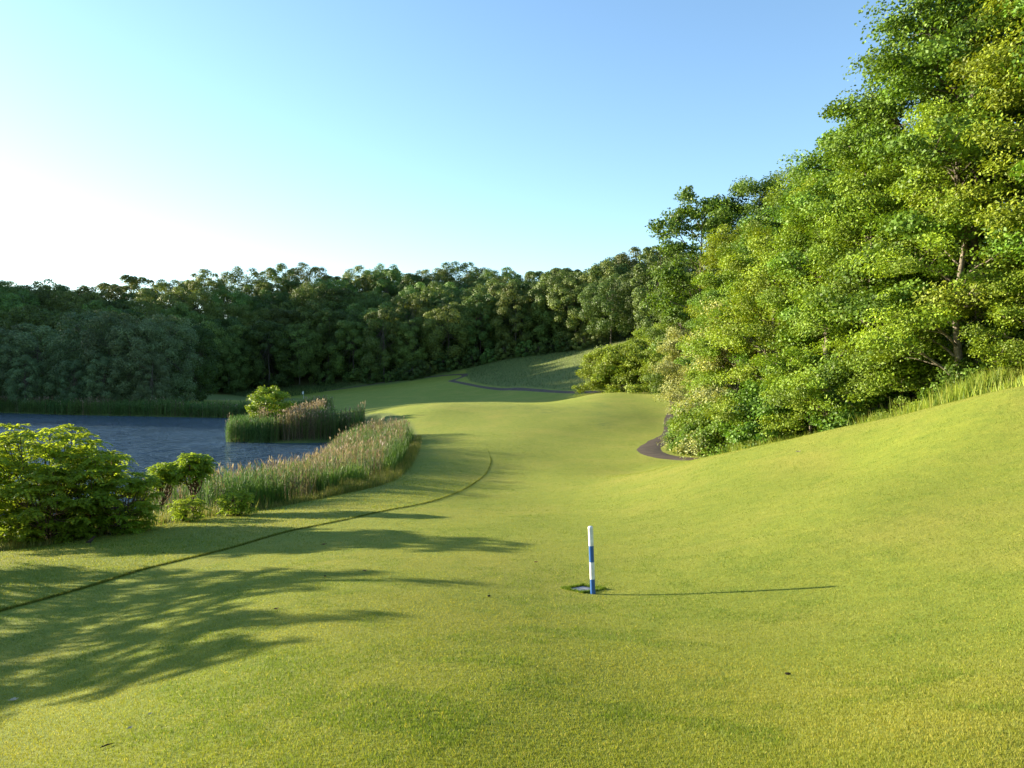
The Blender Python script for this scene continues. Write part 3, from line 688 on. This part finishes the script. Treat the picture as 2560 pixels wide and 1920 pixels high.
reed_patch('reed_point', 'thick green reeds covering the point that juts into the lake', (lambda q: q[zt(q[:, 0], q[:, 1]) < ZC - 6.7])(scatter(point, 11000, 5)), lambda p: 2.5 + .8 * fbm(p[:, 0], p[:, 1], 5, 2), 1.6, .22, .28, 6)
sh = np.array(LAKE[14:20]); shore = [tuple(x) for x in sh] + [tuple(x) for x in (sh + np.array([.8, 4.0]))[::-1]]
shore = [(-125, 171), (-110, 167), (-92, 158), (-72, 152), (-55, 146), (-42, 145), (-35, 139), (-33, 143), (-40, 149), (-54, 151), (-70, 157), (-90, 163), (-108, 172), (-124, 176)]
reed_patch('reed_shore', 'shaded strip of reeds along the far shore of the lake', scatter(shore, 8000, 7), lambda p: 2.4 + .5 * fbm(p[:, 0], p[:, 1], 6, 2), 2.6, .15, .2, 8)

def grass_patch(name, label, xy, h, w, cols, lean=.35, seed=1, seg=3, cat='grass'):
    rg = np.random.default_rng(seed); g = Geo(); n = len(xy)
    b = np.c_[xy, zt(xy[:, 0], xy[:, 1]) - .02]
    cc = np.array(cols)[rg.integers(0, len(cols), n)] * rg.uniform(.7, 1.25, (n, 1))
    blades(g, b, h * rg.uniform(.5, 1.25, n), np.full(n, lean), w * rg.uniform(.7, 1.3, n), cc, .4, rg, seg)
    o = link(name, g.mesh(name, M['reed'])); tag(o, label, cat, kind='stuff'); return o
fringe_line = spline(np.array(fr_pts[1:9]), 400)
rg = np.random.default_rng(9)
t = rg.integers(0, 400, 26000); off = np.abs(rg.normal(0, .62, 26000)) * np.where(rg.random(26000) < .5, 1, 1.9)
nrm2 = np.gradient(fringe_line, axis=0); nrm2 = unit(np.stack([-nrm2[:, 1], nrm2[:, 0]], -1))
xy = fringe_line[t] + nrm2[t] * (off - .05)[:, None] + rg.normal(0, .08, (26000, 2))
grass_patch('fringe_grass', 'uncut yellowish grass fringing the mown turf along the reeds and sumac', xy, (.36 + .30 * np.clip(off / 1.2, 0, 1)) * np.where(xy[:, 0] < -8.6, .55, 1.0), .014, [(.20, .22, .035), (.27, .26, .05), (.12, .18, .025), (.34, .30, .09)], .4, 10)
# bank under the sumac
under = [(-30, 14), (-22, 19), (-16, 23.2), (-12.6, 25.4), (-9.6, 31.5), (-12, 32), (-17, 38), (-26, 36), (-34, 28)]
xy = scatter(under, 16000, 11)
grass_patch('bank_grass', 'tangled green undergrowth on the bank beneath the sumac', xy, np.full(len(xy), .55), .02, [(.10, .15, .025), (.16, .19, .04), (.26, .23, .08)], .45, 12)
# green broad-bladed stand in front of the straw reeds
g_line = spline(np.array(fr_pts[4:9]), 300); nn = np.gradient(g_line, axis=0); nn = unit(np.stack([-nn[:, 1], nn[:, 0]], -1))
t = rg.integers(20, 290, 9000); cl = fbm(t * 1.0, t * 0.0, 26, 2)
xy = g_line[t] + nn[t] * rg.uniform(.7, 2.2, 9000)[:, None]; xy = xy[cl > .46]
grass_patch('sedge', 'fresh green sedge standing in front of the straw-coloured reeds', xy, np.full(len(xy), 1.15), .035, [(.10, .20, .03), (.13, .22, .03), (.08, .16, .03)], .3, 13)
# weeds along the crest in front of the wood
wl = spline(np.array([(15.2, 49.0), (16.2, 45), (16.9, 41.5), (17.4, 37), (18.0, 33), (18.4, 29.5), (19.2, 26), (20.3, 22.5)]), 300)
t = rg.integers(0, 300, 60000); cl = fbm(t * 1.0, 0 * t, 24, 3); hh = .45 + 1.15 * smooth(cl, .36, .62)
xy = wl[t] + rg.normal(0, .6, (60000, 2)) * np.array([1.0, .5])
grass_patch('crest_weeds', 'bright yellow-green weeds standing along the crest before the wood', xy, hh * .68, .028, [(.26, .33, .03), (.22, .30, .03), (.32, .34, .05), (.16, .24, .03)], .42, 14, cat='weeds')
# rough meadow and unmown verge round the far path
xy = scatter(MEADOW, 30000, 15); xy = xy[dist_poly(xy[:, 0], xy[:, 1], [tuple(p) for p in PATHC], False) > 1.7]
grass_patch('meadow_grass', 'unmown meadow grass on the bank above the far cart path', xy, np.full(len(xy), .5), .055, [(.055, .10, .025), (.08, .115, .035), (.13, .13, .05), (.06, .105, .03)], .4, 16)
xy = scatter(edge[1:7], 7000, 17)
grass_patch('verge_grass', 'rank grass along the foot of the far wood', xy, np.full(len(xy), .9), .09, [(.06, .10, .025), (.09, .13, .03)], .4, 18)

# ------------------------------------------------------------------ turf blades near the camera
MOW = [hit(u, v) for u, v in ((486, 436), (484, 442), (490, 455), (491, 464), (481, 479), (444, 498), (370, 514.5), (287, 532.5), (222, 551), (153, 567.5), (93, 586), (0, 612), (-120, 640))]
MOWC = spline(np.array(MOW), 900)
POST = hit(593, 594); PLATE = (POST[0] - .13, POST[1] + .44)
def near_turf(n, r0, r1, p, seed):
    rg = np.random.default_rng(seed)
    u = rg.random(n); e = 1 - p
    r = (r0 ** e + u * (r1 ** e - r0 ** e)) ** (1 / e)
    th = rg.uniform(R(-54), R(54), n); return np.c_[r * np.sin(th), r * np.cos(th)], r
xy, r = near_turf(1750000, 2.0, 118, 1.28, 19)
keep = ~in_poly(xy[:, 0], xy[:, 1], fr_pts + [(-60, 100)]) & (xy[:, 0] < np.interp(xy[:, 1], [5, 25, 42, 50, 58, 70, 90], [24, 19, 17.5, 15.5, 13.5, 14.5, 20])) & (sdist(xy[:, 0], xy[:, 1], LAKE) > 7)
keep &= dist_poly(xy[:, 0], xy[:, 1], [tuple(p) for p in PATHC[::3]], False) > 1.36
keep &= (~in_poly(xy[:, 0], xy[:, 1], bank))
pr = (xy - np.array(PLATE)) @ np.array([[math.cos(.7), -math.sin(.7)], [math.sin(.7), math.cos(.7)]])
keep &= ~(np.abs(pr) < .25).all(1)
xy, r = xy[keep], r[keep]; n = len(xy)
rg = np.random.default_rng(20)
dm = dist_poly(xy[:, 0], xy[:, 1], [tuple(p) for p in MOWC[::12]], False)
mow_poly = [tuple(p) for p in MOWC[::12]] + [(-60, 0), (-60, 100), (-8, 90)]
rough = in_poly(xy[:, 0], xy[:, 1], mow_poly)
h = np.where(rough, .021 + .017 * smooth(-xy[:, 1], -55, -40), .021) * .9 * (1 + r * .012); w = .0036 * (1 + np.minimum(r, 60) * .105)
h = h + np.where(rough & (dm < .25) & (xy[:, 1] < 50), .02, 0)
p1, p2, p3 = fbm(xy[:, 0], xy[:, 1], 3.5, 4), fbm(xy[:, 0] + 50, xy[:, 1], .7, 4), fbm(xy[:, 0] - 80, xy[:, 1], 9, 3)
base = np.array([.224, .250, .034]); dry = np.array([.35, .305, .06]); deep = np.array([.125, .195, .022])
f1 = smooth(p1 * .55 + p3 * .45 - np.clip(xy[:, 0], -8, 8) * .016, .47, .66)[:, None] * .5; f2 = smooth(p2 * .68 + p1 * .32, .50, .36)[:, None] * .7
h = h * (1 + .45 * f2[:, 0]); c = base * (1 - f1) + dry * f1; c = c * (1 - f2) + deep * f2
odd = rg.random(n)
c = np.where((odd < .07)[:, None], dry * 1.25, c) * rg.uniform(.62, 1.32, (n, 1))
b = np.c_[xy, zt(xy[:, 0], xy[:, 1]) - .003]
az = rg.uniform(0, 6.283, n); ln = rg.uniform(.15, .85, n)
tip = b + np.c_[np.cos(az) * ln * h, np.sin(az) * ln * h, h * rg.uniform(.6, 1.2, n)]
fa = rg.uniform(0, 6.283, n); sx = np.stack([np.cos(fa), np.sin(fa), np.zeros(n)], -1) * (w / 2)[:, None]
V = np.stack([b - sx, b + sx, tip], 1).reshape(-1, 3)
turf = link('mown_grass', np_mesh('mown_grass', V, np.arange(n * 3).reshape(n, 3), np.repeat(c, 3, 0), M['grass']))
tag(turf, 'short mown grass blades covering the near slope', 'grass', kind='stuff')

# raised lip where the taller rough meets the mown fairway
d = unit(np.gradient(MOWC, axis=0)); s = np.stack([-d[:, 1], d[:, 0]], -1)
if not in_poly(*(MOWC[450] + s[450] * .5)[:, None], mow_poly)[0]: s = -s
prof = [(1.6, -.02), (1.0, .003), (.5, .010), (.12, .014), (.02, .010), (-.03, -.03)]
jit = (fbm(np.arange(900) * 1.0, np.zeros(900), 5, 3) - .5)
V = []
for o_, hz in prof:
    p = MOWC + s * (o_ + jit * .12)[:, None]; V.append(np.c_[p, zt(p[:, 0], p[:, 1]) + (hz * np.clip(.9 + jit * 3.2, .1, 1.5) * smooth(np.arange(900.), 230, 460) - .004 if hz > 0 else hz)])
V = np.stack(V, 1); m = len(prof); i, j = np.meshgrid(np.arange(899), np.arange(m - 1), indexing='ij')
f = np.stack([i * m + j, i * m + j + 1, (i + 1) * m + j + 1, (i + 1) * m + j], -1).reshape(-1, 4)
lip = link('rough_edge', np_mesh('rough_edge', V.reshape(-1, 3), f[:, ::-1], np.zeros((len(V) * m, 3)), M['turf'], True)); tag(lip, kind='structure')
nb = 15000; k = rg.integers(110, 900, nb); k = np.where(fbm(k * 1.0, k * 0., 7, 3) > rg.uniform(.25, .75, nb), k, rg.integers(110, 900, nb)); xy = MOWC[k] + s[k] * np.abs(rg.normal(0, .045, nb))[:, None] + rg.normal(0, .02, (nb, 2))
g = Geo(); bb = np.c_[xy, zt(xy[:, 0], xy[:, 1]) + .004]; rb = np.hypot(xy[:, 0], xy[:, 1])
blades(g, bb, .042 * rg.uniform(.4, 1.25, nb) * smooth(k * 1.0, 60, 480), np.full(nb, .6), .005 * (1 + np.minimum(rb, 25) * .14), np.array([.14, .165, .03]) * rg.uniform(.6, 1.3, (nb, 1)), .4, rg, 2)
o = link('rough_grass', g.mesh('rough_grass', M['grass'])); tag(o, 'taller rough grass along the cut edge of the fairway', 'grass', kind='stuff')

# ------------------------------------------------------------------ marker post and its plate
def lathe(name, prof, mat, parent, n=28):
    g = Geo(); t = np.arange(n) / n * 6.283185; pr = np.array(prof)
    v = np.stack([pr[:, None, 0] * np.cos(t), pr[:, None, 0] * np.sin(t), np.broadcast_to(pr[:, None, 1], (len(pr), n))], -1)
    i, j = np.meshgrid(np.arange(len(pr) - 1), np.arange(n), indexing='ij'); j2 = (j + 1) % n
    g.add(v.reshape(-1, 3), np.stack([i * n + j, i * n + j2, (i + 1) * n + j2, (i + 1) * n + j], -1).reshape(-1, 4))
    return link(name, g.mesh(name, M[mat], True), parent)
post = empty('marker_post', (POST[0], POST[1], float(zt(*POST))))
post.rotation_euler = (R(.3), R(-2.2), 0)
tag(post, 'blue and white banded marker post with a rounded top standing in the fairway', 'marker post')
PH, PR = 1.2, .044
zz = [0, .22 * PH, .47 * PH, .71 * PH, PH]
lathe('blue_band', [(PR, -.25), (PR, zz[1] - .001)], 'blue', post); lathe('white_band', [(PR + .001, zz[1]), (PR + .001, zz[2])], 'white', post)
lathe('blue_band', [(PR, zz[2] + .001), (PR, zz[3] - .001)], 'blue', post); lathe('white_band', [(PR + .001, zz[3]), (PR + .001, zz[4] - .05)], 'white', post)
lathe('rounded_cap', [(PR + .003, zz[4] - .05), (PR + .004, zz[4] - .035), (PR, zz[4] - .02), (PR * .8, zz[4] - .008), (PR * .45, zz[4] - .001), (.0005, zz[4])], 'white', post)

def box_geo(g, c, sx, sy, sz, bev=.0):
    x, y, z = sx / 2, sy / 2, sz / 2; b = bev
    ring = lambda X, Y, Z: [(-X, -Y, Z), (X, -Y, Z), (X, Y, Z), (-X, Y, Z)]
    v = np.array(ring(x, y, -z) + ring(x, y, z - b) + ring(x - b, y - b, z)) + np.array(c)
    f = [(0, 1, 5, 4), (1, 2, 6, 5), (2, 3, 7, 6), (3, 0, 4, 7), (4, 5, 9, 8), (5, 6, 10, 9), (6, 7, 11, 10), (7, 4, 8, 11), (8, 9, 10, 11), (3, 2, 1, 0)]
    g.add(v, f)
def ground_tilt(o, x, y):
    dx = float(zt(x + .4, y) - zt(x - .4, y)) / .8; dy = float(zt(x, y + .4) - zt(x, y - .4)) / .8
    n_ = Vector((-dx, -dy, 1)).normalized(); rz = o.rotation_euler.z
    o.rotation_euler = (Vector((0, 0, 1)).rotation_difference(n_).to_matrix().to_4x4() @ __import__('mathutils').Matrix.Rotation(rz, 4, 'Z')).to_euler()
pl = empty('distance_plate', (PLATE[0], PLATE[1], float(zt(*PLATE))), .7); ground_tilt(pl, *PLATE)
tag(pl, 'square grey plate set flush in the turf behind the banded post', 'plate')
g = Geo()
for c_, sx, sy in (((-.105, 0, -.012), .208, .42), ((.105, 0, -.012), .208, .42)): box_geo(g, c_, sx, sy, .03, .004)
link('slab', g.mesh('slab', M['slate']), pl)
g = Geo(); box_geo(g, (0, 0, -.03), .52, .52, .064, .01); link('soil_rim', g.mesh('soil_rim', M['soil']), pl)
g = Geo(); nb = 1500
k = rg.uniform(-.3, .3, nb); e_ = rg.uniform(.235, .30, nb) * np.where(rg.random(nb) < .5, -1, 1); sw = rg.random(nb) < .5
bx = np.where(sw, k, e_); by = np.where(sw, e_, k)
blades(g, np.c_[bx, by, np.zeros(nb)], .055 * rg.uniform(.5, 1.3, nb), np.full(nb, .7), np.full(nb, .009), np.array([.13, .2, .022]) * rg.uniform(.6, 1.3, (nb, 1)), .4, rg, 2)
link('grass_lip', g.mesh('grass_lip', M['grass']), pl)

# ------------------------------------------------------------------ flag on the far green
fx, fy = hit(303.5, 400.5, 190)
fl = empty('golf_flag', (fx, fy, float(zt(fx, fy)))); tag(fl, 'white flag on a thin stick on the shaded green across the lake', 'golf flag')
lathe('flagstick', [(.022, -.1), (.022, 2.3), (.001, 2.32)], 'white', fl, 8)
g = Geo(); i, j = np.meshgrid(np.linspace(0, 1, 8), np.linspace(0, 1, 7), indexing='ij')
fv = np.stack([.02 - i * .42 + .05 * j, .07 * np.sin(i * 7 + j), 2.28 - j * .62 - i * .26], -1).reshape(-1, 3)
i, j = np.meshgrid(np.arange(7), np.arange(6), indexing='ij'); ff = np.stack([i * 7 + j, i * 7 + j + 1, (i + 1) * 7 + j + 1, (i + 1) * 7 + j], -1).reshape(-1, 4)
off_ = np.array([0, .012, 0]); g.add(fv - off_, ff); g.add(fv + off_, ff[:, ::-1]); link('flag_cloth', g.mesh('flag_cloth', M['white'], True), fl)

# ------------------------------------------------------------------ bird on the shaded turf
def bird(x, y, rz):
    e = empty('bird', (x, y, float(zt(x, y)) + .03), rz); tag(e, 'small dark bird standing on the shaded turf by the sumac', 'bird')
    secs = [(-.155, .062, .004, .003), (-.10, .075, .016, .010), (-.06, .088, .034, .030), (-.02, .10, .046, .044), (.025, .125, .047, .048), (.06, .155, .036, .040), (.08, .185, .026, .028), (.098, .205, .027, .027), (.118, .206, .022, .022), (.134, .200, .010, .009), (.156, .196, .002, .002)]
    n = 12; t = np.arange(n) / n * 6.283; V = np.array([[(px, ry * math.cos(a), pz + rz_ * math.sin(a)) for a in t] for px, pz, ry, rz_ in secs])
    i, j = np.meshgrid(np.arange(len(secs) - 1), np.arange(n), indexing='ij'); j2 = (j + 1) % n
    g = Geo(); g.add(V.reshape(-1, 3), np.stack([i * n + j, i * n + j2, (i + 1) * n + j2, (i + 1) * n + j], -1).reshape(-1, 4))
    for sg in (-1, 1): tube(g, [(.0, .02 * sg, .08), (.005, .022 * sg, .035), (-.004, .022 * sg, -.035)], [.007, .004, .004], 6); tube(g, [(-.02, .022 * sg, -.028), (.035, .022 * sg, -.028)], [.003, .003], 5)
    link('body', g.mesh('body', M['feather'], True), e)
    for sg in (-1, 1):
        w = Geo(); s_ = np.linspace(0, 1, 6); up = np.c_[.05 - s_ * .19, sg * (.048 - .035 * s_ ** 2), .14 - .06 * s_]; lo = up - np.c_[0 * s_, -sg * .004 + 0 * s_, .055 * np.sin(3.14 * np.clip(s_ + .12, 0, 1))]
        ou = np.stack([up, lo], 1); outv = ou + np.array([0, sg * .006, 0]); vv = np.concatenate([ou.reshape(-1, 3), outv.reshape(-1, 3)])
        f_ = [(2 * k, 2 * k + 1, 2 * k + 3, 2 * k + 2) for k in range(5)]; f_ += [tuple(a + 12 for a in q_) for q_ in f_]
        w.add(vv, f_); link('wing', w.mesh('wing', M['wing'], True), e)
M['feather'] = plain_mat('dark_feathers', (.035, .024, .018), .7, (30, (.07, .035, .02)), .2); M['wing'] = plain_mat('wing_feathers', (.02, .018, .016), .7, (60, (.045, .038, .032)), .2)
bx, by = hit(90.5, 545.5); bird(bx, by, R(50))

# ------------------------------------------------------------------ bits lying on the turf
def clod(x, y, size, seed, mat, name, label, cat, flat=.45, stretch=1.5, rz=0, group=None):
    rg = np.random.default_rng(seed); g = Geo(); n, m = 14, 8
    a = np.arange(n) / n * 6.283; p = np.linspace(-1.45, 1.5, m)
    V = np.array([[(math.cos(q_) * math.cos(k) * stretch, math.sin(k) * math.cos(q_), math.sin(q_) * flat) for k in a] for q_ in p]) * size
    V *= 1 + rg.normal(0, .16, (m, n, 1))
    i, j = np.meshgrid(np.arange(m - 1), np.arange(n), indexing='ij'); j2 = (j + 1) % n
    g.add(V.reshape(-1, 3), np.stack([i * n + j, i * n + j2, (i + 1) * n + j2, (i + 1) * n + j], -1).reshape(-1, 4))
    o = link(name, g.mesh(name, M[mat], True)); o.location = (x, y, float(zt(x, y)) + size * flat * .5 + .012); o.rotation_euler = (0, 0, rz)
    tag(o, label, cat, group); return o
M['leaf_dry'] = plain_mat('dry_leaf', (.33, .27, .16), .8, (40, (.5, .43, .30)), .2)
M['leaf_brown'] = plain_mat('brown_leaf', (.10, .05, .022), .8, (40, (.17, .09, .04)), .2)
def fallen(u, v, size, rz, mat, label, curl=.35):
    x, y = hit(u, v); g = Geo(); s_ = np.linspace(-1, 1, 9); t_ = np.linspace(-1, 1, 7)
    i, j = np.meshgrid(s_, t_, indexing='ij'); w = np.maximum(.05, (1 - np.abs(i) ** 1.6)) * (.55 + .12 * np.sin(i * 9))
    v_ = np.stack([i * size, j * w * size, size * curl * ((j * w) ** 2 * 1.6 + i ** 2 * .5) + .08 * size * np.sin(5 * i + 3 * j)], -1).reshape(-1, 3)
    a, b_ = np.meshgrid(np.arange(8), np.arange(6), indexing='ij'); f = np.stack([a * 7 + b_, (a + 1) * 7 + b_, (a + 1) * 7 + b_ + 1, a * 7 + b_ + 1], -1).reshape(-1, 4)
    g.add(v_, f); g.add(v_ - [0, 0, .0015], f[:, ::-1])
    o = link('fallen_leaf', g.mesh('fallen_leaf', M[mat], True)); o.location = (x, y, float(zt(x, y)) + .018); o.rotation_euler = (.15, -.1, rz)
    tag(o, label, 'fallen leaf', 'fallen leaves on the turf')
fallen(13.5, 701.5, .055, .3, 'leaf_dry', 'pale curled leaf lying on the turf near the sumac shadows', .5)
fallen(150, 716, .022, .8, 'leaf_dry', 'tiny pale leaf scrap on the turf, alone', .4)
fallen(130, 730, .026, .9, 'leaf_dry', 'tiny pale leaf scrap on the turf, nearest the dark twig', .4)
fallen(536, 563, .05, .2, 'leaf_brown', 'reddish dry leaf on the turf behind the banded post', .4)
fallen(276, 610, .04, .7, 'leaf_brown', 'brown dry leaf in the tree shadow on the fairway', .4)
fallen(324, 545, .07, .3, 'leaf_brown', 'brown leaf at the rim of the sumac shadow', .4)
fallen(365, 571.5, .045, .3, 'leaf_brown', 'brown dry leaf on the sunlit fairway short of the post', .4)
fallen(798, 452, .10, .1, 'leaf_dry', 'pale leaf on the grass of the crest', .3)
x, y = hit(106, 748); g = Geo()
tube(g, [(-.075, -.03, .01), (-.03, -.012, .016), (.01, .008, .02), (.05, .03, .014), (.095, .062, .01)], [.006, .011, .012, .008, .003], 7); tube(g, [(-.03, -.012, .016), (-.055, .012, .02)], [.007, .003], 6)
o = link('twig', g.mesh('twig', M['soil'], True)); o.scale = (.55, .55, .55); o.location = (x, y, float(zt(x, y)) + .012); o.rotation_euler = (0, 0, .35); tag(o, 'dark broken twig lying on the sunlit turf', 'twig')
x, y = hit(788, 675.5); clod(x, y, .019, 71, 'soil', 'soil_clod', 'dark clod of earth on the open turf beyond the post shadow', 'clod', .55, 1.5, -.5)
for n_, (u, v, lab) in enumerate(((163, 553, 'brown clod at the mown edge in the sumac shadow'), (489, 597, 'small dark clod on the fairway beside the long tree shadow'), (325, 577, 'small clod of earth on the lit strip of fairway'))):
    x, y = hit(u, v); clod(x, y, .022, 80 + n_, 'soil', 'soil_clod', lab, 'clod', .5, 1.4, n_)



# ------------------------------------------------------------------ light, sky, camera
def lights():
    w = bpy.data.worlds.new('World'); S.world = w; w.use_nodes = True
    nt = w.node_tree; bg = nt.nodes['Background']
    sky = nt.nodes.new('ShaderNodeTexSky'); sky.sky_type = 'NISHITA'; sky.sun_disc = False
    sky.sun_elevation = R(SUN_EL); sky.sun_rotation = R(SUN_AZ); sky.altitude = 150; sky.air_density = 1.0; sky.dust_density = .35; sky.ozone_density = 2.4
    nt.links.new(sky.outputs[0], bg.inputs[0]); bg.inputs[1].default_value = .116
    d = Vector((math.sin(R(SUN_AZ)) * math.cos(R(SUN_EL)), math.cos(R(SUN_AZ)) * math.cos(R(SUN_EL)), math.sin(R(SUN_EL))))
    L = bpy.data.lights.new('sun', 'SUN'); L.energy = 5.0; L.angle = R(.53); L.color = (1.0, .88, .68)
    o = bpy.data.objects.new('sun', L); COL.objects.link(o); o.location = (-80, 30, 60); o.rotation_euler = d.to_track_quat('Z', 'Y').to_euler()
    S.view_settings.view_transform = 'Standard'; S.view_settings.look = 'None'; S.view_settings.exposure = 1.9; S.view_settings.gamma = 1
lights()
cam = bpy.data.cameras.new('camera'); cam.sensor_width = 36; cam.lens = F / 1024 * 36; cam.shift_y = -8 / 1024; cam.clip_start = .05; cam.clip_end = 6000
co = bpy.data.objects.new('camera', cam); COL.objects.link(co); co.location = (0, 0, ZC); co.rotation_euler = (R(90), 0, 0)
S.camera = co
